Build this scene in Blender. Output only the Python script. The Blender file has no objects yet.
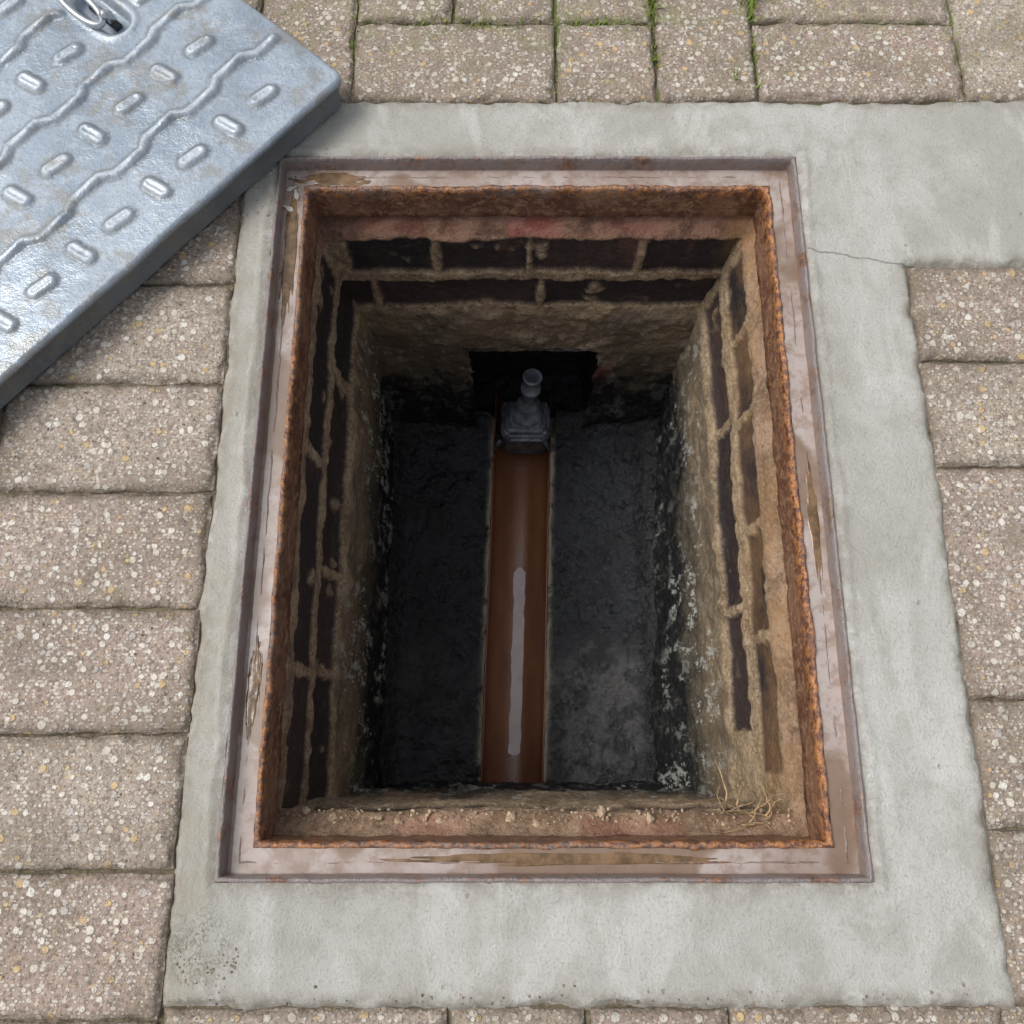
import bpy, math, random
import numpy as np
from mathutils import Vector
random.seed(4); rng=np.random.default_rng(7)
S=bpy.context.scene
# ---------------------------------------------------------------- noise
def _h(ix,iy,iz,seed):
    n=(ix*374761393+iy*668265263+iz*1274126177+seed*974634777)&0xffffffff
    n=((n^(n>>13))*1274126177)&0xffffffff
    n=(n^(n>>16))&0xffffffff
    return (n/4294967295.0)*2-1
def vn(x,y,z=0.0,seed=0):
    x,y,z=np.broadcast_arrays(np.asarray(x,float),np.asarray(y,float),np.asarray(z,float))
    ix=np.floor(x).astype(np.int64);iy=np.floor(y).astype(np.int64);iz=np.floor(z).astype(np.int64)
    fx=x-ix;fy=y-iy;fz=z-iz
    fx=fx*fx*(3-2*fx);fy=fy*fy*(3-2*fy);fz=fz*fz*(3-2*fz)
    r=0
    for a in (0,1):
        for b in (0,1):
            for c in (0,1):
                w=(fx if a else 1-fx)*(fy if b else 1-fy)*(fz if c else 1-fz)
                r=r+w*_h(ix+a,iy+b,iz+c,seed)
    return r
def fbm(x,y,z=0.0,o=3,seed=0):
    r=0;a=1.0;t=0
    for i in range(o):
        r=r+a*vn(np.asarray(x)*2**i,np.asarray(y)*2**i,np.asarray(z)*2**i,seed+i*7);t+=a;a*=.5
    return r/t
def ss(a,b,x):
    t=np.clip((x-a)/(b-a),0,1);return t*t*(3-2*t)
# ---------------------------------------------------------------- mesh helpers
def mk(name,V,F,mat=None,attrs=None,smooth=True,parent=None):
    me=bpy.data.meshes.new(name)
    me.from_pydata(V.tolist() if hasattr(V,'tolist') else V,[],F.tolist() if hasattr(F,'tolist') else F)
    if attrs:
        for k,a in attrs.items():
            at=me.attributes.new(k,'FLOAT','POINT'); at.data.foreach_set('value',np.asarray(a,dtype=np.float32).ravel())
    if smooth: me.polygons.foreach_set('use_smooth',[True]*len(me.polygons))
    me.update()
    ob=bpy.data.objects.new(name,me); S.collection.objects.link(ob)
    if mat: me.materials.append(mat)
    if parent: ob.parent=parent
    return ob
def gridfaces(n,m,keep=None,off=0):
    i,j=np.meshgrid(np.arange(n-1),np.arange(m-1),indexing='ij')
    if keep is not None: i=i[keep];j=j[keep]
    a=(i*m+j).ravel()+off
    return np.stack([a,a+m,a+m+1,a+1],1)
def grid(name,X,Y,Z,mat,attrs=None,keep=None,parent=None,smooth=True):
    V=np.stack([X.ravel(),Y.ravel(),Z.ravel()],1)
    return mk(name,V,gridfaces(X.shape[0],X.shape[1],keep),mat,attrs,smooth,parent)
def empty(name):
    e=bpy.data.objects.new(name,None); S.collection.objects.link(e); e.empty_display_size=.1; return e
def tube(path,rad,seg=12,cap=True):
    V=[];F=[];n=len(path)
    P=[Vector(p) for p in path]
    if not hasattr(rad,'__len__'): rad=[rad]*n
    up=Vector((0,0,1))
    for i,p in enumerate(P):
        t=(P[min(i+1,n-1)]-P[max(i-1,0)])
        t=t.normalized() if t.length>1e-9 else Vector((0,0,1))
        a=t.cross(up)
        if a.length<.05: a=t.cross(Vector((1,0,0)))
        a.normalize(); b=t.cross(a)
        for k in range(seg):
            an=2*math.pi*k/seg
            V.append(tuple(p+a*math.cos(an)*rad[i]+b*math.sin(an)*rad[i]))
    for i in range(n-1):
        for k in range(seg):
            F.append((i*seg+k,i*seg+(k+1)%seg,(i+1)*seg+(k+1)%seg,(i+1)*seg+k))
    if cap:
        F.append(tuple(range(seg))[::-1]);F.append(tuple((n-1)*seg+k for k in range(seg)))
    return V,F
def lathe(prof,origin,axis,seg=32):
    ax=Vector(axis).normalized(); a=ax.cross(Vector((1,0,0))).normalized(); b=ax.cross(a); o=Vector(origin)
    V=[];F=[]
    for r,h in prof:
        for k in range(seg):
            an=2*math.pi*k/seg; V.append(tuple(o+ax*h+a*math.cos(an)*r+b*math.sin(an)*r))
    for i in range(len(prof)-1):
        for k in range(seg):
            F.append((i*seg+k,i*seg+(k+1)%seg,(i+1)*seg+(k+1)%seg,(i+1)*seg+k))
    return V,F
def joinvf(parts):
    V=[];F=[]
    for v,f in parts:
        o=len(V);V+=list(v);F+=[tuple(i+o for i in q) for q in f]
    return V,F
# ---------------------------------------------------------------- material helper
class M:
    def __init__(s,name):
        s.m=bpy.data.materials.new(name);s.m.use_nodes=True;s.t=s.m.node_tree;s.n=s.t.nodes
        s.b=s.n['Principled BSDF'];s.pos=s.n.new('ShaderNodeNewGeometry').outputs['Position']
        sp=s.n.new('ShaderNodeSeparateXYZ');s.L(s.pos,sp.inputs[0]);s.x,s.y,s.z=sp.outputs
    def L(s,a,b): s.t.links.new(a,b)
    def set(s,inp,v):
        if isinstance(v,bpy.types.NodeSocket): s.L(v,inp)
        elif isinstance(v,tuple) and len(v)==3 and inp.type=='RGBA': inp.default_value=(*v,1)
        else: inp.default_value=v
    def noise(s,scale,det=4,rough=.55,vec=None,off=0,dist=0):
        n=s.n.new('ShaderNodeTexNoise');n.inputs['Scale'].default_value=scale;n.inputs['Detail'].default_value=min(det,4)
        n.inputs['Roughness'].default_value=rough;n.inputs['Distortion'].default_value=dist
        v=vec or s.pos
        if off:
            a=s.n.new('ShaderNodeVectorMath');a.operation='ADD';s.L(v,a.inputs[0]);a.inputs[1].default_value=(off,off*1.7,off*.6);v=a.outputs[0]
        s.L(v,n.inputs['Vector']);return n.outputs['Fac']
    def scalev(s,sc):
        a=s.n.new('ShaderNodeVectorMath');a.operation='MULTIPLY';s.L(s.pos,a.inputs[0]);a.inputs[1].default_value=sc;return a.outputs[0]
    def vor(s,scale,vec=None,feature='F1'):
        n=s.n.new('ShaderNodeTexVoronoi');n.feature=feature;n.inputs['Scale'].default_value=scale;s.L(vec or s.pos,n.inputs['Vector'])
        return n.outputs['Distance'],n.outputs.get('Color')
    def math(s,op,a,b=0.0,clamp=False):
        n=s.n.new('ShaderNodeMath');n.operation=op;n.use_clamp=clamp;s.set(n.inputs[0],a);s.set(n.inputs[1],b);return n.outputs[0]
    def mul(s,*a):
        r=a[0]
        for q in a[1:]: r=s.math('MULTIPLY',r,q)
        return r
    def step(s,v,a,b):
        n=s.n.new('ShaderNodeMapRange');n.interpolation_type='SMOOTHSTEP';s.set(n.inputs['Value'],v)
        if a<b: f0,f1,t0,t1=a,b,0,1
        else: f0,f1,t0,t1=b,a,1,0
        n.inputs['From Min'].default_value=f0;n.inputs['From Max'].default_value=f1
        n.inputs['To Min'].default_value=t0;n.inputs['To Max'].default_value=t1
        return n.outputs['Result']
    def mix(s,f,a,b,mode='MIX'):
        n=s.n.new('ShaderNodeMix');n.data_type='RGBA';n.blend_type=mode
        s.set(n.inputs[0],f);s.set(n.inputs[6],a);s.set(n.inputs[7],b);return n.outputs[2]
    def mixf(s,f,a,b):
        n=s.n.new('ShaderNodeMix');n.data_type='FLOAT';s.set(n.inputs[0],f);s.set(n.inputs[2],a);s.set(n.inputs[3],b);return n.outputs[0]
    def ramp(s,v,stops,interp='LINEAR'):
        n=s.n.new('ShaderNodeValToRGB');n.color_ramp.interpolation=interp;e=n.color_ramp.elements
        while len(e)<len(stops): e.new(.5)
        for q,(p,c) in zip(e,stops): q.position=p;q.color=(*c,1)
        s.L(v,n.inputs[0]);return n.outputs[0]
    def attr(s,name):
        n=s.n.new('ShaderNodeAttribute');n.attribute_name=name;return n.outputs['Fac']
    def sepr(s,c):
        n=s.n.new('ShaderNodeSeparateColor');s.L(c,n.inputs[0]);return n.outputs
    def bump(s,h,dist,strength=1.0,prev=None):
        n=s.n.new('ShaderNodeBump');n.inputs['Distance'].default_value=dist;n.inputs['Strength'].default_value=strength
        s.L(h,n.inputs['Height'])
        if prev: s.L(prev,n.inputs['Normal'])
        return n.outputs[0]
    def out(s,col,rough=.8,metal=0,normal=None,spec=.5,**k):
        s.set(s.b.inputs['Base Color'],col);s.set(s.b.inputs['Roughness'],rough);s.set(s.b.inputs['Metallic'],metal)
        s.set(s.b.inputs['Specular IOR Level'],spec)
        if normal: s.L(normal,s.b.inputs['Normal'])
        for a,v in k.items(): s.set(s.b.inputs[a.replace('_',' ')],v)
        return s.m

# --- paving blocks with exposed aggregate
def paver_mat():
    m=M('paving_block')
    r=m.attr('rnd')
    base=m.ramp(r,[(0,(.35,.28,.225)),(.35,(.44,.37,.30)),(.6,(.385,.29,.24)),(.8,(.45,.355,.30)),(1,(.46,.40,.325))])
    n1=m.noise(9,4,.6); n2=m.noise(330,3,.75)
    base=m.mix(m.step(n1,.4,.7),base,(.29,.235,.185))
    base=m.mix(m.mul(m.step(n2,.42,.66),.75),base,(.14,.11,.085))
    d1,c1=m.vor(150); r1=m.sepr(c1)
    st=m.ramp(r1[0],[(0,(.68,.62,.52)),(.2,(.54,.39,.20)),(.28,(.62,.56,.47)),(.46,(.32,.26,.21)),(.56,(.70,.66,.59)),(.76,(.46,.42,.38)),(.87,(.60,.43,.22)),(.93,(.64,.58,.49))],'CONSTANT')
    thr=m.mul(m.math('SUBTRACT',r1[1],.22,True),.80)
    mask1=m.step(m.math('SUBTRACT',thr,m.math('ADD',d1,m.mul(n2,.34))),-.18,-.05)
    d2,c2=m.vor(330,vec=m.scalev((1.0,1.13,1.0))); r2=m.sepr(c2)
    st2=m.ramp(r2[0],[(0,(.64,.58,.5)),(.3,(.5,.38,.25)),(.45,(.6,.55,.48)),(.75,(.22,.17,.14)),(.88,(.66,.61,.53))],'CONSTANT')
    mask2=m.step(m.math('SUBTRACT',m.mul(r2[1],.8),d2),.0,.16)
    col=m.mix(m.mul(mask2,.75),base,st2)
    col=m.mix(mask1,col,st)
    g=m.noise(20,4,.7,off=3)
    col=m.mix(m.mul(m.step(g,.46,.66),.42),col,(.19,.155,.115))
    edge=m.attr('edge')
    col=m.mix(m.mul(edge,m.step(g,.28,.55),.65),col,(.15,.12,.085))
    top=m.step(m.y,.60,.80)
    mo=m.mul(top,m.step(m.noise(30,4,.75,off=9),.46,.62),.5)
    col=m.mix(mo,col,(.25,.25,.11))
    h=m.math('ADD',m.mul(mask1,.7),m.math('ADD',m.mul(mask2,.45),m.mul(n2,.9)))
    nb=m.bump(h,.0012,1.0)
    return m.out(col,m.mixf(mask1,.8,.5),0,nb,.4)
def dirt_mat():
    m=M('joint_soil')
    n=m.noise(160,4,.7);n2=m.noise(12,4,.6,off=2)
    c=m.mix(m.step(n,.3,.7),(.07,.055,.04),(.24,.195,.14))
    top=m.step(m.y,.58,.70)
    c=m.mix(m.mul(m.math('ADD',m.mul(top,.8),.16),m.step(n2,.42,.58)),c,(.12,.15,.035))
    return m.out(c,.95,0,m.bump(n,.003,1))
def far_paving():
    m=M('far_paving')
    b=m.n.new('ShaderNodeTexBrick');m.L(m.pos,b.inputs['Vector'])
    b.inputs['Scale'].default_value=1;b.inputs['Brick Width'].default_value=.205;b.inputs['Row Height'].default_value=.104
    b.inputs['Mortar Size'].default_value=.003;b.inputs['Color1'].default_value=(.42,.35,.29,1);b.inputs['Color2'].default_value=(.36,.29,.24,1);b.inputs['Mortar'].default_value=(.13,.11,.08,1)
    n=m.noise(200,4,.7);n2=m.noise(1.5,4,.6)
    c=m.mix(m.mul(m.step(n,.4,.65),.4),b.outputs['Color'],(.5,.44,.36))
    c=m.mix(m.mul(m.step(n2,.4,.7),.4),c,(.22,.18,.14))
    return m.out(c,.9,0,m.bump(n,.002,.7))
def slab_mat():
    m=M('concrete_haunch')
    a=m.noise(5,4,.6);b=m.noise(28,4,.75,off=4);f=m.noise(380,4,.85);tr=m.noise(14,4,.6,vec=m.scalev((1,.35,1)),off=7,dist=1.2)
    c=m.mix(m.step(a,.38,.64),(.49,.48,.43),(.61,.60,.56))
    c=m.mix(m.mul(m.step(b,.44,.66),.5),c,(.43,.41,.355))
    c=m.mix(m.mul(m.step(tr,.49,.64),.55),c,(.70,.69,.65))
    c=m.mix(m.mul(m.step(f,.50,.68),.55),c,(.34,.32,.28))
    d,cc=m.vor(60);rr=m.sepr(cc)
    pit=m.mul(m.step(m.math('ADD',d,m.mul(b,.3)),.30,.20),m.step(rr[0],.86,.89))
    c=m.mix(m.mul(pit,.4),c,(.24,.22,.17))
    e=m.attr('edge')
    em=m.mul(e,m.step(m.noise(60,4,.7,off=5),.34,.6))
    c=m.mix(m.mul(em,.65),c,(.25,.215,.16))
    w=m.attr('wet')
    wm=m.mul(w,m.step(m.noise(45,4,.7,off=11),.38,.58))
    c=m.mix(m.mul(wm,.65),c,(.29,.25,.20))
    lf=m.mul(m.step(m.x,-.22,-.25),.45)
    c=m.mix(m.mul(lf,m.step(b,.3,.6)),c,(.46,.42,.33))
    dl=m.math('ADD',m.math('POWER',m.math('ABSOLUTE',m.math('ADD',m.x,.243)),2.0),m.math('POWER',m.math('ABSOLUTE',m.math('ADD',m.y,.145)),2.0))
    st=m.mul(m.step(dl,.0012,.0),m.step(f,.44,.56),m.step(m.noise(50,4,.7,off=2),.36,.52))
    c=m.mix(m.mul(st,.7),c,(.17,.16,.11))
    n=m.mul(m.math('SUBTRACT',m.noise(38,4,.6,off=1),.5),.014)
    l1=m.math('ABSOLUTE',m.math('ADD',m.math('SUBTRACT',m.math('ADD',m.y,m.mul(m.math('SUBTRACT',m.x,.286),.19)),.4665),n))
    k1=m.mul(m.step(l1,.0008,.0002),m.step(m.x,.284,.29),m.step(m.x,.40,.385),.5)
    c=m.mix(k1,c,(.20,.185,.155))
    h=m.math('SUBTRACT',m.math('ADD',m.mul(f,.9),m.math('ADD',b,m.mul(tr,.8))),m.math('ADD',m.mul(k1,1.2),m.mul(pit,.5)))
    return m.out(c,.85,0,m.bump(h,.0026,1.0),.25)
def frame_mat():
    m=M('rusty_steel')
    n=m.noise(26,4,.7);n2=m.noise(150,4,.75,off=3);n3=m.noise(9,4,.6,off=8)
    c=m.mix(m.step(n,.35,.65),(.165,.09,.06),(.265,.18,.14))
    c=m.mix(m.step(n2,.49,.60),c,(.33,.14,.055))
    c=m.mix(m.mul(m.step(n2,.45,.36),.8),c,(.06,.04,.035))
    lip=m.attr('lip')
    org=m.mix(m.step(n2,.42,.60),(.13,.05,.03),(.50,.215,.07))
    right=m.step(m.x,.0,.25)
    c=m.mix(m.mul(lip,m.mixf(right,m.mul(m.step(n3,.42,.60),.75),.95)),c,org)
    rim=m.attr('rim')
    c=m.mix(m.mul(rim,m.step(n,.32,.50),.8),c,(.245,.225,.225))
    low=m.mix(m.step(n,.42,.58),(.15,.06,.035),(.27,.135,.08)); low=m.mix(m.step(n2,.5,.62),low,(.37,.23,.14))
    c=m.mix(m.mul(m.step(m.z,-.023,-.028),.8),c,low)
    h=m.math('ADD',n2,m.mul(n,.6))
    return m.out(c,m.mixf(n,.12,.6),.1,m.bump(h,.003,1.0),.8)
def water_mat(name,c0,c1,bumpd=.0004,spec=1.0,dirty=1.0):
    m=M(name);n=m.noise(14,4,.6,dist=.6);n2=m.noise(70,4,.7,off=3);n3=m.noise(7,3,.5,off=13)
    c=m.mix(m.step(n,.40,.60),c0,c1);c=m.mix(m.mul(m.step(n2,.46,.62),.5*dirty),c,(.22,.13,.075))
    c=m.mix(m.mul(m.step(n3,.52,.56),.8*dirty),c,(.20,.125,.075))
    return m.out(c,.04,0,m.bump(m.noise(30,2,.5),bumpd,.4),spec)
def wall_mat():
    m=M('chamber_brickwork')
    n=m.noise(30,4,.68);nf=m.noise(230,4,.75,off=2);nb=m.noise(11,4,.65,off=5)
    mort=m.mix(m.step(n,.35,.65),(.27,.185,.105),(.47,.35,.22))
    mort=m.mix(m.mul(m.step(nf,.50,.66),.6),mort,(.64,.54,.40))
    mort=m.mix(m.mul(m.step(nf,.47,.36),.7),mort,(.12,.08,.05))
    br=m.attr('brnd')
    bc=m.mix(br,(.022,.019,.022),(.060,.038,.036)); bc=m.mix(m.mul(m.step(n,.52,.75),.4),bc,(.13,.09,.07))
    bc=m.mix(m.mul(m.step(nf,.56,.68),.35),bc,(.24,.18,.13))
    c=m.mix(m.attr('brick'),mort,bc)
    conc=m.mix(m.step(nb,.38,.62),(.34,.25,.155),(.20,.15,.10)); conc=m.mix(m.mul(m.step(nf,.46,.62),.6),conc,(.12,.095,.07))
    conc=m.mix(m.mul(m.step(n,.54,.66),.5),conc,(.43,.35,.24))
    zc=m.math('ADD',m.z,m.mul(m.math('SUBTRACT',n,.5),.035))
    c=m.mix(m.step(zc,-.222,-.235),c,conc)
    ru=m.mix(m.step(n,.42,.58),(.14,.065,.045),(.32,.17,.115))
    far=m.step(m.y,.50,.53)
    c=m.mix(m.mul(m.step(zc,-.092,-.076),m.mixf(far,.45,.85)),c,ru)
    rb=m.mul(far,m.step(m.noise(24,4,.7,vec=m.scalev((1,1,.25)),off=31),.54,.64),m.step(m.z,-.20,-.08),.35)
    c=m.mix(rb,c,(.24,.11,.08))
    rr=m.mul(m.step(m.x,.22,.24),m.step(m.z,-.20,-.08),m.step(nb,.38,.6),.5)
    c=m.mix(rr,c,(.42,.24,.10))
    c=m.mix(m.attr('red'),c,m.mix(m.step(n,.4,.6),(.34,.10,.075),(.42,.19,.15)))
    ws=m.noise(34,4,.88,vec=m.scalev((1,1,.40)),off=6)
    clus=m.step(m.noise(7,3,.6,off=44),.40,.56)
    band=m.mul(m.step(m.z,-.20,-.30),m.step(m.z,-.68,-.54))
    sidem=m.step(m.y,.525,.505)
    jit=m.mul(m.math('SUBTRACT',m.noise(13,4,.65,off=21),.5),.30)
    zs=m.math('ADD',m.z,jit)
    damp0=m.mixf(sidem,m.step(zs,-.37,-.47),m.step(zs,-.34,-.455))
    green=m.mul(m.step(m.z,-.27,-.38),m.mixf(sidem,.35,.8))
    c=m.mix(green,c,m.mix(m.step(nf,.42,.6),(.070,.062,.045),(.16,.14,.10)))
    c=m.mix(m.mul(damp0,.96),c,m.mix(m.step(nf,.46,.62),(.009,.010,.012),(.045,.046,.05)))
    wh=m.mul(band,m.step(ws,.53,.59),m.mixf(sidem,.22,m.mixf(clus,.12,.9)))
    c=m.mix(wh,c,(.58,.60,.55))
    rough=m.mixf(damp0,m.mixf(m.attr('brick'),.9,.5),.28)
    h=m.math('ADD',m.mul(nf,.9),n)
    return m.out(c,rough,0,m.bump(h,.004,1.0),.5)
def bench_mat():
    m=M('wet_benching')
    n=m.noise(11,4,.68);nf=m.noise(130,4,.78,off=2);l=m.noise(24,4,.68,off=9)
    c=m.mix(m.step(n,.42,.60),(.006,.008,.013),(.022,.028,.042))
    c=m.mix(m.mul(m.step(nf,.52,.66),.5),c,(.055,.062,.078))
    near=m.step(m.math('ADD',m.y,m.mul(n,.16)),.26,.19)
    c=m.mix(m.mul(near,m.mixf(m.step(m.x,-.02,.03),.30,.95)),c,m.mix(m.step(l,.42,.58),(.030,.030,.033),(.125,.125,.125)))  # near part, mostly right of channel, painted lighter as if lit by sky
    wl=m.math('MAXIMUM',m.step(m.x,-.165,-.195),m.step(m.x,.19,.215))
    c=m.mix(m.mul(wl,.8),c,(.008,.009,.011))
    c=m.mix(m.mul(m.attr('crust'),m.step(l,.34,.5)),c,(.50,.44,.34))
    return m.out(c,m.mixf(m.step(n,.35,.6),.13,.38),0,m.bump(m.math('ADD',m.mul(nf,.5),l),.009,1.0),1.0)
def channel_mat():
    m=M('channel_clay_brown')
    n=m.noise(20,4,.6,vec=m.scalev((1,.25,1)));nf=m.noise(190,4,.75)
    c=m.mix(m.step(n,.38,.64),(.35,.15,.072),(.255,.105,.052))
    c=m.mix(m.mul(m.step(nf,.5,.68),.35),c,(.15,.07,.04))
    c=m.mix(m.mul(m.step(m.y,.42,.50),.4),c,(.12,.06,.04))
    c=m.mix(m.mul(m.step(m.y,.05,-.03),.4),c,(.14,.06,.035))
    return m.out(c,m.mixf(nf,.14,.34),0,m.bump(nf,.0009,.6),.9)
def cover_mat():
    m=M('galvanised_steel')
    n=m.noise(7,4,.62);n2=m.noise(60,4,.75,off=3);sp=m.noise(300,3,.75)
    c=m.mix(m.step(n,.38,.62),(.36,.42,.485),(.26,.315,.375))
    c=m.mix(m.mul(m.step(n2,.48,.66),.5),c,(.43,.485,.535))
    c=m.mix(m.mul(m.step(sp,.52,.66),.40),c,(.18,.205,.235))
    c=m.mix(m.mul(m.attr('painted_hi'),m.step(n2,.34,.55),.65),c,(.58,.63,.67))  # raised pattern whitened, highlights painted into the metal colour
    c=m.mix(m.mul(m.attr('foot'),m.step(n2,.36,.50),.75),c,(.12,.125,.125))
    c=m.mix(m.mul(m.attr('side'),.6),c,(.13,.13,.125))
    brown=m.mul(m.step(m.noise(16,4,.75,off=12),.51,.62),.6)
    c=m.mix(brown,c,(.25,.24,.21))
    wet=m.step(m.noise(10,4,.65,off=7),.46,.56)
    r=m.mixf(wet,.55,.27)
    return m.out(c,r,.3,m.bump(m.math('ADD',n2,m.mul(sp,.5)),.0014,.8),.5)
def simple(name,c,rough,metal=0,sc=60,var=.35,b=.0005,spec=.5):
    m=M(name);n=m.noise(sc,4,.7)
    return m.out(m.mix(m.step(n,.35,.65),tuple(x*(1-var) for x in c),tuple(x*(1+var) for x in c)),rough,metal,m.bump(n,b,.6),spec)

MP=paver_mat();MD=dirt_mat();MF=far_paving();MS=slab_mat();MFR=frame_mat();MW=wall_mat();MB=bench_mat();MC=channel_mat();MCO=cover_mat()

# ---------------------------------------------------------------- dimensions (metres, z=0 at paving)
FX0,FX1,FY0,FY1=-.2335,.284,-.100,.572          # frame outer
# ---------------------------------------------------------------- ground sheet
def rect_ring(ox0,ox1,oy0,oy1,ix0,ix1,iy0,iy1,z):
    V=[(ox0,oy0,z),(ox1,oy0,z),(ox1,oy1,z),(ox0,oy1,z),(ix0,iy0,z),(ix1,iy0,z),(ix1,iy1,z),(ix0,iy1,z)]
    F=[(0,1,5,4),(1,2,6,5),(2,3,7,6),(3,0,4,7)]
    return V,F
PX0,PX1,PY0,PY1=-1.487,1.60,-1.32,2.08
V,F=rect_ring(-150,150,-150,150,PX0,PX1,PY0,PY1,-.003)
V2,F2=rect_ring(PX0-.05,PX1+.05,PY0-.05,PY1+.05,FX0-.002,FX1+.002,FY0-.002,FY1+.002,-.0062)
VV,FF=joinvf([(V,F),(V2,F2)])
g=mk('ground',VV,FF,MF,smooth=False);g.data.materials.append(MD)
for i,p in enumerate(g.data.polygons): p.material_index=0 if i<4 else 1

# ---------------------------------------------------------------- paving blocks
blocks=[]
def fill(x0,x1,y0,y1,vert=False,wx=None,wy=None,stag=True):
    wx=wx or (.1035 if vert else .2045);wy=wy or (.206 if vert else .1035)
    ny=max(1,round((y1-y0)/wy));hy=(y1-y0)/ny
    for r in range(ny):
        nx=max(1,round((x1-x0)/wx));hx=(x1-x0)/nx
        xs=[x0+hx*i for i in range(nx+1)]
        if stag and r%2 and nx>1: xs=[x0]+[x0+hx*(i+.5) for i in range(nx)]+[x1]
        for i in range(len(xs)-1): blocks.append((xs[i],xs[i+1],y0+hy*r,y0+hy*(r+1)))
yj=[.0121+.1045*k for k in range(-13,7)]
yj[-1]=.640
for a,b in zip(yj[:-1],yj[1:]):
    blocks.append((-.4685,-.266,a,b))
    for k in range(5): blocks.append((-.4685-.2037*(k+1),-.4685-.2037*k,a,b))
ylow=yj[0]
blocks+=[(-.267,-.165,.640,.842),(-.165,.046,.640,.741),(.046,.150,.640,.741),(.150,.2535,.640,.842),(.2535,.467,.640,.741),(.467,.570,.640,.842),
 (-.165,-.062,.741,.842),(-.062,.046,.741,.842),(.046,.150,.741,.842),(.2535,.467,.741,.842)]
fill(-1.487,-.267,.640,.842);fill(.570,1.60,.640,.842);fill(-1.487,1.60,.842,2.08)
blocks+=[(.380,.583,.348,.450),(.380,.583,.244,.348),(.380,.4815,.041,.244),(.4815,.583,.041,.244),(.380,.583,-.061,.041),(.380,.583,-.187,-.061)]
fill(.583,1.60,-.187,.450);fill(.80,1.60,.450,.640)
blocks+=[(-.266,-.0468,-.290,-.187),(-.0468,.0574,-.290,-.187),(.0574,.165,-.290,-.187),(.165,.371,-.290,-.187),(.371,.583,-.290,-.187)]
fill(.583,1.60,-.290,-.187);fill(-.266,1.60,ylow,-.290)
AV=[];AF=[];AR=[];AE=[];off=0
for (x0,x1,y0,y1) in blocks:
    near=(-.62<x0<.55 and -.4<y0<.86)
    g_=.0009+random.random()*.0010
    w=x1-x0-2*g_;h=y1-y0-2*g_
    st=.004 if near else .02
    def ax(Lg):
        e=[0,0,.0006,.0016,.003,.0048,.0075,.012]
        mid=list(np.linspace(.016,Lg-.016,max(3,int((Lg-.032)/st))))
        return np.array(e+mid+[Lg-q for q in e[::-1]])
    ux=ax(w);uy=ax(h)
    U,Vv=np.meshgrid(ux,uy,indexing='ij')
    de=np.minimum(np.minimum(U,w-U),np.minimum(Vv,h-Vv))
    cx=np.minimum(U,w-U);cy=np.minimum(Vv,h-Vv);R=.006
    dc=np.where((cx<R)&(cy<R),R-np.hypot(R-cx,R-cy),de)
    de2=np.clip(np.minimum(de,dc),0,1)
    wx=x0+g_+U;wy=y0+g_+Vv
    sd=random.randint(0,999)
    chip=.0045*ss(.2,.55,fbm(wx*45,wy*45,4,2,sd+11))
    ed=np.clip(de2+(.0026*fbm(wx*130,wy*130,0,2,sd)-chip)*(de2<.012),0,1)
    q=np.clip(1-ed/.0040,0,1)
    Z=-.0038*q**1.8+.0008*fbm(wx*25,wy*25,0,3,sd)+.0010*fbm(wx*190,wy*190,0,2,sd+3)
    Z=Z+random.uniform(-.0014,.0010)+(U-w/2)*random.uniform(-.012,.012)+(Vv-h/2)*random.uniform(-.013,.013)
    jit=.0020
    wx=wx+jit*fbm(wx*60,wy*60,1,2,sd+5)*(de<.01);wy=wy+jit*fbm(wx*60,wy*60,2,2,sd+6)*(de<.01)
    n,m_=U.shape
    sk=np.zeros_like(U,bool);sk[0,:]=sk[-1,:]=True;sk[:,0]=sk[:,-1]=True
    Z=np.where(sk,-.028,Z)
    AV.append(np.stack([wx.ravel(),wy.ravel(),Z.ravel()],1));AF.append(gridfaces(n,m_,None,off))
    AR.append(np.full(n*m_,random.random()));AE.append(np.clip(1-de2/.013,0,1).ravel()**1.4);off+=n*m_
mk('block_paving',np.concatenate(AV),np.concatenate(AF),MP,{'rnd':np.concatenate(AR),'edge':np.concatenate(AE)})

# ---------------------------------------------------------------- concrete haunching around frame
def lin(a,b,st): return list(np.linspace(a,b,max(2,int(round((b-a)/st))+1)))
xs=np.array(sorted(set(lin(-.272,FX0,.002)+lin(FX0,FX1,.004)+lin(FX1,.387,.0025)+lin(.387,.81,.005))))
ys=np.array(sorted(set(lin(-.196,FY0,.0025)+lin(FY0,.44,.004)+lin(.44,.462,.002)+lin(.462,FY1,.004)+lin(FY1,.648,.0025))))
X,Y=np.meshgrid(xs,ys,indexing='ij')
nx_=.0042*fbm(X*35,Y*35,0,4,11);ny_=.0045*fbm(X*80,Y*80,5,4,21)
dA=np.minimum(np.minimum(X+.2650,.3795-X),np.minimum(Y+.186,.6395-Y))
dB=np.minimum(np.minimum(X+.2,.797-X),np.minimum(Y-.4505,.6395-Y))
sd=np.maximum(dA,dB)+nx_+ny_*.7
dF=np.maximum(np.maximum(FX0-X,X-FX1),np.maximum(FY0-Y,Y-FY1))
Z=.0006+.0017*fbm(X*9,Y*9,0,3,31)+.0014*fbm(X*55,Y*55,0,4,33)
Z=Z-.008*(1-ss(-.005,.0035,sd))
wedge=.5+.5*fbm(X*28,Y*28,3,3,47)
Z=Z-.0030*wedge*np.exp(-np.clip(dF,0,1)/.005)+.0016*np.exp(-((dF-.007-.004*fbm(X*30,Y*30,0,2,44))/.003)**2)
cellx=(xs[:-1]+xs[1:])/2;celly=(ys[:-1]+ys[1:])/2
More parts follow.
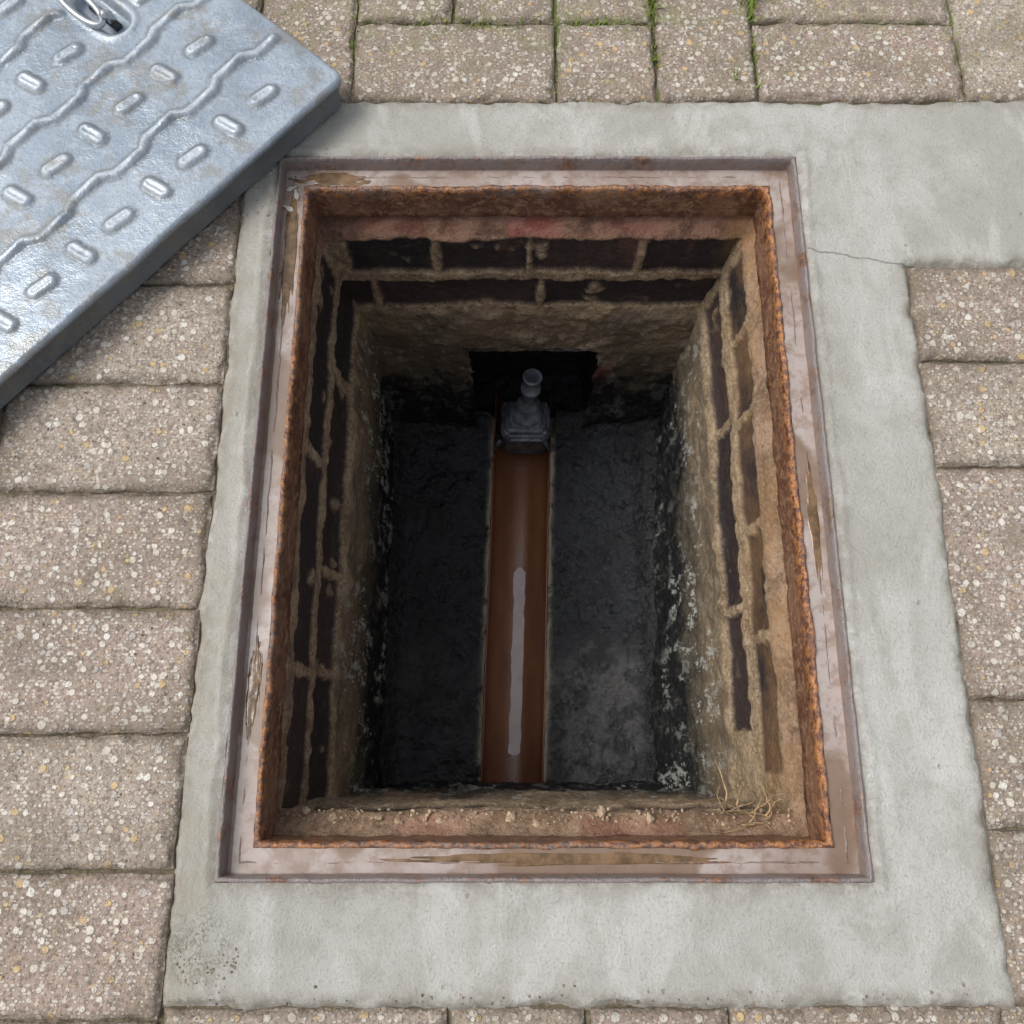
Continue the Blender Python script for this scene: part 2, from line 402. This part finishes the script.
CX,CY=np.meshgrid(cellx,celly,indexing='ij')
keep=~((CX>FX0)&(CX<FX1)&(CY>FY0)&(CY<FY1))
keep&=~((CX>.3895)&(CY<.438))
grid('concrete_surround',X,Y,Z,MS,{'edge':1-ss(0,.014,sd),'wet':np.exp(-np.clip(dF,0,1)/.010)},keep)

# ---------------------------------------------------------------- frame
frame=empty('manhole_frame')
def ringsweep(name,prof,mat,parent,attrs=None,seed=0,jit=.0006,st=.003,jj=None):
    ts=np.linspace(0,1,int(.62/st)+1)[:-1]
    rows=[]
    for (ins,z) in prof:
        x0,x1,y0,y1=FX0+ins,FX1-ins,FY0+ins,FY1-ins
        pts=[(x0+(x1-x0)*t,y0) for t in ts]+[(x1,y0+(y1-y0)*t) for t in ts]+[(x1-(x1-x0)*t,y1) for t in ts]+[(x0,y1-(y1-y0)*t) for t in ts]
        rows.append([(p[0],p[1],z) for p in pts])
    A=np.array(rows)
    A=np.concatenate([A,A[:,:1]],1)
    X,Y,Z=A[...,0].copy(),A[...,1].copy(),A[...,2].copy()
    J=jit*(np.array(jj)[:,None] if jj else 1.0)
    n1=fbm(X*40,Y*40,Z*60,3,seed)+.7*fbm(X*150,Y*150,Z*150,2,seed+9)
    n2=fbm(X*40,Y*40,Z*60,3,seed+1)+.7*fbm(X*150,Y*150,Z*150,2,seed+8)
    X+=J*n1;Y+=J*n2;Z+=J*1.3*fbm(X*55,Y*55,Z*60,3,seed+2)
    at={k:np.repeat(np.array(v)[:,None],X.shape[1],1) for k,v in (attrs or {}).items()}
    return grid(name,X,Y,Z,mat,at,parent=parent)
WZ=-.0142
prof=[(-.001,-.03),(0,.0005),(.0008,.0018),(.0026,.0018),(.0034,.0008),(.0040,-.003),(.0045,-.010),(.0048,-.018),(.0055,-.020),(.0115,-.020),(.0120,-.0160),(.0128,-.0141),(.0138,-.0143),(.0145,-.0165),(.0152,-.020),
 (.0228,-.020),(.0234,-.0150),(.0242,-.0126),(.0262,-.0122),(.0280,-.0130),(.0290,-.0165),(.0290,-.026),(.0287,-.040),(.0287,-.050),(.0294,-.0565),(.025,-.060)]
lip=[0]*16+[.2,.6,.9,1,1,.6,.3,.2,.5,.5];rim=[1,1,1,1,1,.9,.7,.4,0,0,.3,.6,.6,.3,0,0]+[0]*10
jj=[.6]*9+[1.0]*7+[1.5]*4+[1.8]*6
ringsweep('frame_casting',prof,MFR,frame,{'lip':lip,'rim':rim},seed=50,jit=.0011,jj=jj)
MWt=water_mat('muddy_water',(.335,.265,.225),(.44,.375,.345))
ringsweep('seat_water',[(.0044,WZ),(.009,WZ),(.0240,WZ)],MWt,frame,seed=70,jit=0)
def blob(name,cx,cy,rx,ry,z,h,mat,parent,seed):
    n=48;U,W=np.meshgrid(np.linspace(-1.2,1.2,n),np.linspace(-1.2,1.2,n),indexing='ij')
    X=cx+U*rx;Y=cy+W*ry;r=np.sqrt(U**2+W**2)+.35*fbm(U*4,W*4,seed,3,seed)
    Z=z+h*(1-ss(.55,1.0,r))-h*.5+.0002*fbm(X*200,Y*200,0,2,seed)
    keep=(r[:-1,:-1]<1.05)
    return grid(name,X,Y,Z,mat,None,keep,parent)
MSilt=simple('brown_silt',(.17,.105,.055),.12,0,60,.35,.0008)
blob('silt_corner',-.180,.5565,.046,.0100,WZ,.0012,MSilt,frame,3)
blob('silt_side',-.2195,.47,.0085,.09,WZ,.0012,MSilt,frame,4)
blob('silt_side_low',-.2195,.05,.0072,.05,WZ,.0012,MSilt,frame,6)
blob('silt_near',.05,-.0845,.16,.0060,WZ,.0011,MSilt,frame,5)
blob('silt_right',.2705,.20,.006,.07,WZ,.0011,MSilt,frame,9)
MLeaf=simple('pale_debris',(.5,.48,.42),.7,0,100,.2,.0003)
for i,(x,y,a) in enumerate([(-.222,.545,.4),(-.217,.538,1.8),(-.224,.522,2.6)]):
    V=[];n=10
    for k in range(n):
        t=2*math.pi*k/n;u=.006*math.cos(t);v_=.0022*math.sin(t)*(1+.4*math.cos(3*t))
        V.append((x+u*math.cos(a)-v_*math.sin(a),y+u*math.sin(a)+v_*math.cos(a),WZ+.0014+.0006*math.cos(t)))
    mk('leaf_scrap',V,[tuple(range(n))],MLeaf,parent=frame)

# ---------------------------------------------------------------- chamber walls
ch=empty('brick_manhole_chamber')
def brickmask(s,d,rects,seed):
    m=np.zeros_like(s);r=np.zeros_like(s);red=np.zeros_like(s)
    wob=.0038*fbm(s*30,d*55,0,4,seed)+.0018*fbm(s*160,d*160,0,2,seed+5)
    for i,(s0,s1,d0,d1,*k) in enumerate(rects):
        dd=np.minimum(np.minimum(s-s0,s1-s),np.minimum(d-d0,d1-d))+wob
        mm=ss(-.0012,.0016,dd)
        m=np.maximum(m,mm*(0 if (k and d0<.08) else 1));r=np.where(mm>.3,(i*.37+.13)%1,r)
        if k: red=np.maximum(red,mm*k[0])
    sm=ss(.40,.60,fbm(s*30,d*30,9,4,seed+31))
    return m*(1-.8*sm),r,red
def wall(name,s0,s1,place,prof,rects,seed,st=.0025,cut=None,D=.70,skew=0.0,rec=.0052):
    s=np.linspace(s0,s1,int((s1-s0)/st)+1);d=np.linspace(.048,D,int((D-.048)/st)+1)
    Sg,Dg=np.meshgrid(s,d,indexing='ij')
    m,r,red=brickmask(Sg,Dg,rects,seed)
    off=np.interp(Dg,[p[0] for p in prof],[p[1] for p in prof])
    off=off+skew*ss(.3,.62,Dg)*(.5-Sg)
    n1=fbm(Sg*16,Dg*16,0,3,seed+1);n2=fbm(Sg*75,Dg*75,0,4,seed+2)
    upper=1-ss(.215,.24,Dg)
    off=off+n1*(.0038+.004*(1-upper))+n2*(.0030*(1-.6*m)+.001*(1-upper))-rec*m*upper
    off=np.where(Dg<.058,np.minimum(off,-.0015),off)
    Xw,Yw=place(Sg,off)
    keep=None
    if cut:
        Sc=(Sg[:-1,:-1]+Sg[1:,1:])/2;Dc=(Dg[:-1,:-1]+Dg[1:,1:])/2
        wobx=.006*fbm(Sc*60,Dc*60,3,3,seed);keep=~((Sc>cut[0]+wobx)&(Sc<cut[1]+wobx)&(Dc>cut[2]+wobx)&(Dc<cut[3]))
    return grid(name,Xw,Yw,-Dg,MW,{'brick':m*upper,'brnd':r,'red':red},keep,ch)
c1=(.083,.145);c2=(.164,.218)
far=[(-.183,-.0895,*c1),(-.080,.016,*c1),(.023,.139,*c1),(.148,.25,*c1),(-.30,-.168,*c2),(-.160,.030,*c2),(.038,.262,*c2),
     (-.005,.055,.054,.079,.8),(.10,.17,.062,.076,.35),(-.16,-.09,.060,.078,.3),(.119,.146,.375,.47,1.0)]
wall('far_wall',-.235,.285,lambda s,o:(s,.5465-o),[(0,0),(.062,0),(.080,.0155),(.2,.0155),(.225,.0175),(.24,.020),(.4,.018),(.7,.0165)],far,100,cut=(-.058,.121,.336,.66))
l1=(.085,.145);l2=(.164,.215)
left=[(.302,.522,*l1),(.080,.291,*l1),(-.14,.068,*l1),(.422,.60,*l2),(.192,.406,*l2),(.085,.181,*l2),(-.12,.073,*l2)]
wall('left_wall',-.10,.57,lambda s,o:(-.2065+o,s),[(0,0),(.062,0),(.08,.001),(.15,.004),(.20,.009),(.225,.017),(.24,.018),(.4,.015),(.7,.008)],left,200,rec=.0032)
r1_=(.090,.140);r2_=(.165,.212)
right=[(.44,.520,*r1_),(.345,.428,*r1_),(.225,.333,*r1_),(.112,.213,*r1_),(-.02,.100,*r1_),(.36,.52,*r2_),(.150,.348,*r2_),(.02,.140,*r2_)]
wall('right_wall',-.10,.57,lambda s,o:(.257-o,s),[(0,0),(.060,0),(.08,.010),(.15,.014),(.2,.018),(.225,.023),(.3,.021),(.7,.017)],right,300,skew=.045,rec=.0036)
wall('near_wall',-.235,.285,lambda s,o:(s,-.0745+o),[(0,0),(.060,0),(.068,.006),(.078,.022),(.2,.025),(.7,.025)],[(-.19,.02,.10,.145),(.03,.24,.10,.145),(-.10,-.04,.064,.074,.3),(.06,.15,.064,.074,.3)],400,st=.0025)
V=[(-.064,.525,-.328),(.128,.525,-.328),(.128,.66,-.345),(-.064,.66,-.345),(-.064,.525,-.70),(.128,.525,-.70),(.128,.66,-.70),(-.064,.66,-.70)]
MBl=simple('dark_recess',(.045,.047,.055),.3,0,50,.75,.006)  # near-black mottled lining of the recess
def sub_box(name,V,F,mat,amp,seed,parent,n=26):
    VV=[];FF=[];o=0
    for f in F:
        a,b,c,d=[np.array(V[i]) for i in f]
        u,v=np.meshgrid(np.linspace(0,1,n),np.linspace(0,1,n),indexing='ij')
        P=(1-u)[...,None]*(1-v)[...,None]*a+u[...,None]*(1-v)[...,None]*b+u[...,None]*v[...,None]*c+(1-u)[...,None]*v[...,None]*d
        for k in range(3): P[...,k]+=amp*fbm(P[...,0]*40,P[...,1]*40,P[...,2]*40,3,seed+k)
        VV.append(P.reshape(-1,3));FF.append(gridfaces(n,n,None,o));o+=n*n
    return mk(name,np.concatenate(VV),np.concatenate(FF),mat,parent=parent)
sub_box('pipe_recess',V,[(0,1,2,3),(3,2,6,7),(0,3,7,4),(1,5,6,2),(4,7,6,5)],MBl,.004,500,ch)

# ---------------------------------------------------------------- benching + channel
def xc(y): return .0015+.031*y
bx=np.linspace(-.23,.28,300);by=np.linspace(-.075,.555,320)
X,Y=np.meshgrid(bx,by,indexing='ij')
d=np.abs(X-xc(Y));R=.0465
d2=d+.0016*fbm(X*70,Y*70,0,4,610)
Z=-.648+.12*np.clip(d-.06,0,.2)+.0085*fbm(X*13,Y*13,0,4,600)+.0055*fbm(X*45,Y*45,0,4,605)+.0025*fbm(X*140,Y*140,0,2,606)
Z=Z+.03*ss(.50,.545,Y)
wl=np.minimum(X+.200,.225-X);Z=Z+.022*(1-ss(0,.03,wl))
rimm=1-ss(R+.004,R+.012,d2);Z=Z*(1-rimm)+(-.646+.0018*fbm(X*60,Y*60,0,3,3))*rimm
Z=Z-.09*(1-ss(R,R+.002,d2))
crust=np.exp(-((d2-R-.0050)/.0046)**2)
grid('benching',X,Y,Z,MB,{'crust':crust},None,ch)
th=np.linspace(math.pi*.985,math.pi*2.015,40);yy=np.linspace(-.08,.60,120)
T,YY=np.meshgrid(th,yy,indexing='ij')
RX=R
grid('half_round_channel',xc(YY)+RX*np.cos(T),YY,-.648+RX*np.sin(T),MC,None,None,ch)
for sgn,nm in ((-1,'channel_rim_a'),(1,'channel_rim_b')):
    U,YY2=np.meshgrid(np.array([0,.0006,.0026,.0032]),yy,indexing='ij')
    zz=np.interp(U,[0,.0006,.0026,.0032],[-.652,-.6448,-.6448,-.653])
    grid(nm,xc(YY2)+sgn*(RX-.0006+U),YY2,zz,MC,None,None,ch)
yy=np.linspace(-.008,.300,140)  # water strip ends where the reflected sky would end
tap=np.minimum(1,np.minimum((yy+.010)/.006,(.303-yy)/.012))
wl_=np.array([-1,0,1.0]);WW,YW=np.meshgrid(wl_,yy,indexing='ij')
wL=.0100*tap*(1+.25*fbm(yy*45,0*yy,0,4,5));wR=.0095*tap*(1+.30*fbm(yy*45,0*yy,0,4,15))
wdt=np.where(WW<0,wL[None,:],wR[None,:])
MWs=water_mat('drain_water_sky_tint',(.54,.42,.42),(.62,.50,.51),.0003,1.0,.25)  # milky base colour paints the sky's reflection into the water
grid('stream_water_sky_strip',xc(YW)+.003+WW*wdt,YW,np.full_like(YW,-.648-RX+.0018),MWs,None,None,ch)

# ---------------------------------------------------------------- grey plastic fitting
fit=empty('pipe_coupling')
MG=simple('grey_plastic',(.24,.27,.32),.25,0,45,.35,.0004)
MGd=simple('grey_plastic_dark',(.12,.135,.17),.28,0,45,.5,.0006)  # darker grey for body, flange, clips and collar
def rbox(cx,cy,z0,z1,wx,wy,taper=1.0,r=.012,seg=6):
    V=[];F=[]
    def loop(sx,sy,z,rr):
        pts=[]
        for q,(ax_,ay_) in enumerate([(1,1),(-1,1),(-1,-1),(1,-1)]):
            for k in range(seg+1):
                a=math.pi/2*(q+k/seg);pts.append((cx+ax_*(sx/2-rr)+rr*math.cos(a),cy+ay_*(sy/2-rr)+rr*math.sin(a),z))
        return pts
    lv=[(1,z0),(1,z0+(z1-z0)*.5),(taper*1.0,z1-.006),(taper*.97,z1-.0015),(taper*.90,z1)]
    for s,z in lv: V+=loop(wx*s,wy*s,z,r*s)
    n=4*(seg+1)
    for i in range(len(lv)-1):
        for k in range(n): F.append((i*n+k,i*n+(k+1)%n,(i+1)*n+(k+1)%n,(i+1)*n+k))
    F.append(tuple((len(lv)-1)*n+k for k in range(n)))
    return V,F
cx0=.0225
v,f=rbox(cx0,.528,-.665,-.576,.078,.064,.90,.012);mk('coupling_body',v,f,MGd,parent=fit)
v,f=rbox(cx0,.527,-.596,-.583,.083,.069,.98,.016);mk('coupling_flange',v,f,MGd,parent=fit)
v,f=rbox(cx0,.530,-.577,-.566,.052,.046,.92,.016);mk('coupling_boss',v,f,MG,parent=fit)
ax_=(.06,.12,1)
pr=[(.026,0),(.026,.008),(.023,.012),(.0195,.020),(.0185,.030),(.0185,.036),(.0150,.040),(.0140,.046),(.0138,.074),(.0158,.075),(.0158,.082),(.0138,.083),(.0138,.108),(.0150,.109),(.0150,.114),(.0138,.115),(.0118,.115),(.0108,.112),(.0105,.085),(0.0,.084)]
v,f=lathe(pr,(cx0+.002,.532,-.571),ax_);mk('spigot',v,f,MG,parent=fit)
for dx,dy in ((-.031,-.024),(.031,-.024),(-.031,.024),(.031,.024)):
    v,f=lathe([(.0055,0),(.0055,.004),(.0045,.006),(0,.006)],(cx0+dx,.527+dy,-.584),(0,0,1),12);mk('clamp_bolt',v,f,MG,parent=fit)
v,f=tube([(cx0-.030,.496,-.602),(cx0-.022,.4925,-.590),(cx0,.4915,-.586),(cx0+.022,.4925,-.590),(cx0+.030,.496,-.602)],.0030,10);mk('front_rib',v,f,MG,parent=fit)
for sx in (-1,1):
    v,f=tube([(cx0-.006+sx*.036,.496,-.602),(cx0-.006+sx*.043,.494,-.622),(cx0-.006+sx*.046,.494,-.650)],[.0035,.004,.004],10);mk('side_clip',v,f,MGd,parent=fit)
T=np.linspace(0,2*math.pi,49);H=np.array([.484,.486,.488,.501,.503,.54])
rr=np.array([.0455,.0485,.0495,.0495,.047,.046])
TT,HH=np.meshgrid(T,H,indexing='ij');RRr=np.broadcast_to(rr[None,:],TT.shape)
grid('socket_collar',xc(HH)+RRr*np.cos(TT),HH,-.648+RRr*np.sin(TT),MGd,None,(TT[:-1,:-1]>math.pi*.98),fit)

# ---------------------------------------------------------------- lifted cover
C=np.array([-.163,.634]);e1=np.array([-.6606,-.7507]);e2=np.array([-.7507,.6606])
LS,LT=.64,.495
def cax(Lg,st=.0015):
    return np.array([0,0,0,0,.0008,.002,.0035]+list(np.linspace(.005,Lg-.005,int((Lg-.01)/st)))+[Lg-.0035,Lg-.002,Lg-.0008,Lg,Lg,Lg,Lg])
sa=cax(LS);ta=cax(LT);Sg,Tg=np.meshgrid(sa,ta,indexing='ij')
h=np.zeros_like(Sg);foot=np.zeros_like(Sg)
mar=ss(.008,.014,Sg)*ss(.008,.014,LS-Sg)*ss(.010,.016,Tg)*ss(.010,.016,LT-Tg)
k=np.round((Sg-.024)/.046)
for j in range(6):
    tj=.042+.09*j
    if tj>LT-.02: continue
    ds=Sg-(.024+.046*k);dt=Tg-tj
    even=(k.astype(int)%2==0)
    ang=np.where(even,math.radians(80),math.radians(8))
    u=ds*np.cos(ang)+dt*np.sin(ang);w=-ds*np.sin(ang)+dt*np.cos(ang)
    dd=np.hypot(np.maximum(np.abs(u)-.0085,0),w)
    ok=(Sg>.04)&(Sg<LS-.03)
    hh=.0036*(1-ss(.0030,.0085,dd))-.0012*(1-ss(0,.0038,dd))
    h=np.maximum(h,np.where(ok,hh,0))
    foot=np.maximum(foot,np.where(ok,np.exp(-((dd-.0085)/.0022)**2),0))
    tr=.087+.09*j
    o=.0040*np.clip(2.4*np.sin(2*math.pi*(Sg-.045)/.092),-1,1)
    dr=np.abs(Tg-tr-o)
    slope=np.abs(np.cos(2*math.pi*(Sg-.045)/.092)*2.4*.0040*2*math.pi/.092)*(np.abs(2.4*np.sin(2*math.pi*(Sg-.045)/.092))<1)
    dr=dr/np.sqrt(1+slope**2)
    hr=(.0036+.0010*np.sin(4*math.pi*(Sg-.045)/.092))*(1-ss(.0014,.0062,dr))*(Tg<LT-.02)
    h=np.maximum(h,hr)
    foot=np.maximum(foot,.8*np.exp(-((dr-.0066)/.0022)**2)*(Tg<LT-.02))
h*=mar;foot*=mar
ks=np.hypot(np.maximum(np.abs(Tg-.236)-.018,0),Sg-.105);pad=1-ss(.026,.032,ks)
h=h*(1-pad);foot=foot*(1-pad)
h-=.008*(1-ss(.011,.017,ks))
h+=.0018*np.exp(-((ks-.020)/.0035)**2)
dent=.0018*fbm(Sg*9,Tg*9,0,3,801)+.0004*fbm(Sg*60,Tg*60,0,3,803)
ed=np.minimum(np.minimum(Sg,LS-Sg),np.minimum(Tg,LT-Tg))
ztop=.040
Z=ztop+h+dent*ss(0,.02,ed)-.0028*np.clip(1-ed/.004,0,1)**2+.0012*fbm(Sg*14,Tg*14,2,2,811)*(1-ss(0,.02,ed))
n,m_=Sg.shape
ii=np.minimum(np.arange(n),n-1-np.arange(n))[:,None];jj_=np.minimum(np.arange(m_),m_-1-np.arange(m_))[None,:]
lv=np.minimum(ii,jj_)
Z=np.where(lv==0,.0050+.0012*fbm(Sg*20,Tg*20,4,3,812),Z);Z=np.where(lv==1,.030,Z);Z=np.where(lv==2,.0325,Z)
ins=np.where(lv==0,.0045,np.where(lv==1,.0028,0.0))
def rnd(Sg,Tg,R=.011):
    cs=np.clip(Sg,R,LS-R);ct=np.clip(Tg,R,LT-R);a=Sg-cs;b=Tg-ct
    mx=np.maximum(np.abs(a),np.abs(b));nm=np.hypot(a,b);f=np.where(nm>1e-9,mx/np.maximum(nm,1e-9),1)
    return cs+a*f,ct+b*f
S2,T2=rnd(Sg,Tg)
S2=LS/2+(S2-LS/2)*(1-ins*2/LS);T2=LT/2+(T2-LT/2)*(1-ins*2/LT)
wv=.0009*fbm(Sg*18,Tg*18,7,3,820)*(ed<.004)
Xc=C[0]+(S2+wv)*e1[0]+(T2+wv)*e2[0];Yc=C[1]+(S2+wv)*e1[1]+(T2+wv)*e2[1]
cov=empty('manhole_cover')
side=(lv<=2).astype(float)
grid('cover_plate',Xc,Yc,Z,MCO,{'painted_hi':np.clip(h/.0024,0,1),'low':np.clip(1-h/.0008,0,1),'side':side,'foot':foot},None,cov)
def cw(s,t,z): return (C[0]+s*e1[0]+t*e2[0],C[1]+s*e1[1]+t*e2[1],z)
MK=simple('bright_steel',(.50,.52,.54),.28,.8,90,.2,.0004)
MKd=simple('dark_keyway',(.03,.03,.03),.6,0,90,.4,.0004)
v,f=tube([cw(.105,.216,.0345),cw(.105,.256,.0345)],.0045,12);mk('key_pin',v,f,MKd,parent=cov)
path=[];
for a in np.linspace(0,2*math.pi,30):
    path.append(cw(.118+.010*math.sin(a),.250+.030*math.cos(a),.049+.004*math.cos(a)))
v,f=tube(path,.0032,12,False);mk('key_loop',v,f,MK,parent=cov)
v,f=tube([cw(.104,.224,.034),cw(.106,.222,.046),cw(.112,.224,.051)],[.0045,.0045,.004],12);mk('key_shank',v,f,MK,parent=cov)

# ---------------------------------------------------------------- grass, roots, grit
def blades(cx,cy,n,rad,L,seed,dirx=0):
    r=random.Random(seed);P=[]
    for i in range(n):
        x=cx+r.gauss(0,rad*(.25 if dirx==0 else 1));y=cy+r.gauss(0,rad*(1 if dirx==0 else .25))
        a=r.random()*6.28;l=L*r.uniform(.45,1.1);w=r.uniform(.0005,.0011);le=r.uniform(.2,.9)
        V=[];K=5
        for k in range(K):
            t=k/(K-1);hz=l*t*(1-.45*le*t);o=l*le*t*t
            ww=w*(1-t)+.0001
            px=x+math.cos(a)*o;py=y+math.sin(a)*o
            V+=[(px-math.sin(a)*ww,py+math.cos(a)*ww,-.006+hz),(px+math.sin(a)*ww,py-math.cos(a)*ww,-.006+hz)]
        P.append((V,[(2*k,2*k+1,2*k+3,2*k+2) for k in range(K-1)]))
    return P
P=[]
P+=blades(.253,.765,60,.014,.034,1)+blades(.150,.765,54,.014,.030,2)+blades(.150,.70,30,.014,.016,3)+blades(.231,.666,12,.004,.022,4)
P+=blades(-.05,.741,260,.05,.011,5,1)+blades(.10,.741,140,.03,.012,6,1)+blades(.36,.741,140,.05,.010,8,1)+blades(-.165,.72,60,.03,.010,9)
P+=blades(.2535,.70,50,.02,.013,10)+blades(.046,.70,30,.02,.010,11)+blades(.467,.72,30,.03,.009,12)
mG=M('grass_blade');nn=mG.noise(90,3,.6)
MGr=mG.out(mG.mix(nn,(.10,.18,.02),(.28,.36,.07)),.6,0,None,.3)
v,f=joinvf(P);mk('grass',v,f,MGr)
P=[];r=random.Random(5)
for i in range(12):
    x,y=.200+r.uniform(-.012,.03),-.056+r.uniform(-.010,.006);z=-.068;a=r.uniform(-.6,3.6)
    pts=[];
    for k in range(11):
        pts.append((x,y,z));x+=math.cos(a)*.0042;y+=math.sin(a)*.0028;z+=r.uniform(-.0014,.0014);a+=r.uniform(-.5,.5)
        x=min(x,.245);y=min(max(y,-.069),-.03)
    rd=r.uniform(.0005,.0011);P.append(tube(pts,[rd*(1-.06*k) for k in range(11)],6))
pts=[(.188,-.050,-.070),(.190,-.036,-.069),(.1865,-.020,-.072),(.1845,-.008,-.080)]
P.append(tube(pts,[.001,.0009,.0007,.0004],6))
v,f=joinvf(P);mk('dry_roots',v,f,simple('root_bark',(.36,.245,.13),.8,0,150,.4,.0005))
def crumb(x,y,z,s,r):
    t=(1+5**.5)/2
    B=[(-1,t,0),(1,t,0),(-1,-t,0),(1,-t,0),(0,-1,t),(0,1,t),(0,-1,-t),(0,1,-t),(t,0,-1),(t,0,1),(-t,0,-1),(-t,0,1)]
    F=[(0,11,5),(0,5,1),(0,1,7),(0,7,10),(0,10,11),(1,5,9),(5,11,4),(11,10,2),(10,7,6),(7,1,8),(3,9,4),(3,4,2),(3,2,6),(3,6,8),(3,8,9),(4,9,5),(2,4,11),(6,2,10),(8,6,7),(9,8,1)]
    q=[r.uniform(.6,1.2) for _ in range(3)]
    V=[(x+a*s*.5*q[0]*r.uniform(.75,1.2),y+b*s*.5*q[1]*r.uniform(.75,1.2),z+c*s*.4*q[2]) for a,b,c in B]
    return V,F
r=random.Random(9);P=[]
for i in range(420):
    P.append(crumb(r.uniform(-.20,.25),r.uniform(-.070,-.050),-.0745+r.uniform(-.001,.003),r.uniform(.0006,.0022)*(3 if r.random()<.05 else 1),r))
v,f=joinvf(P);mk('mortar_crumbs',v,f,simple('crumb_mortar',(.38,.28,.19),.9,0,120,.5,.0005),smooth=False)
P=[]
for i in range(600):
    q=r.random()
    if q<.35: x,y=r.uniform(-.30,-.20),r.uniform(.50,.66)
    elif q<.45: x,y=r.uniform(-.262,.37),r.uniform(-.187,-.180)+.01*r.random()**3
    elif q<.6: x,y=r.uniform(-.26,-.21),r.gauss(-.160,.012)
    else: x,y=r.uniform(-.5,-.27),r.uniform(-.2,.6)
    if FX0-.004<x<FX1+.004 and FY0-.004<y<FY1+.004: continue
    P.append(crumb(x,y,.0010,r.uniform(.0005,.0016),r))
v,f=joinvf(P);mk('loose_grit',v,f,simple('grit',(.22,.17,.12),.9,0,120,.5,.0005),smooth=False)

# ---------------------------------------------------------------- light
W=bpy.data.worlds.new("World");S.world=W;W.use_nodes=True;nt=W.node_tree
sky=nt.nodes.new('ShaderNodeTexSky');sky.sky_type='NISHITA';sky.sun_disc=False
el,az=57,-80   # azimuth clockwise from +Y
sky.sun_elevation=math.radians(el);sky.sun_rotation=math.radians(az)
sky.air_density=1.0;sky.dust_density=4.0;sky.ozone_density=1.0
hs=nt.nodes.new('ShaderNodeHueSaturation');hs.inputs['Saturation'].default_value=.35
nt.links.new(sky.outputs[0],hs.inputs['Color']);nt.links.new(hs.outputs[0],nt.nodes['Background'].inputs[0])
nt.nodes['Background'].inputs[1].default_value=.15
ld=bpy.data.lights.new('sun','SUN');ld.energy=1.6;ld.angle=math.radians(28);ld.color=(1,.97,.93)
lo=bpy.data.objects.new('sun',ld);S.collection.objects.link(lo)
dv=Vector((math.sin(math.radians(az))*math.cos(math.radians(el)),math.cos(math.radians(az))*math.cos(math.radians(el)),math.sin(math.radians(el))))
lo.rotation_euler=dv.to_track_quat('Z','Y').to_euler();lo.location=dv*5
# ---------------------------------------------------------------- camera
cd=bpy.data.cameras.new('camera');cd.lens=29.6;cd.sensor_width=36;cd.clip_start=.01;cd.clip_end=500
co=bpy.data.objects.new('camera',cd);S.collection.objects.link(co);co.location=(0,0,.715);co.rotation_euler=(math.radians(15.8),0,0)
S.camera=co
S.view_settings.view_transform='Standard';S.view_settings.look='None';S.view_settings.exposure=0
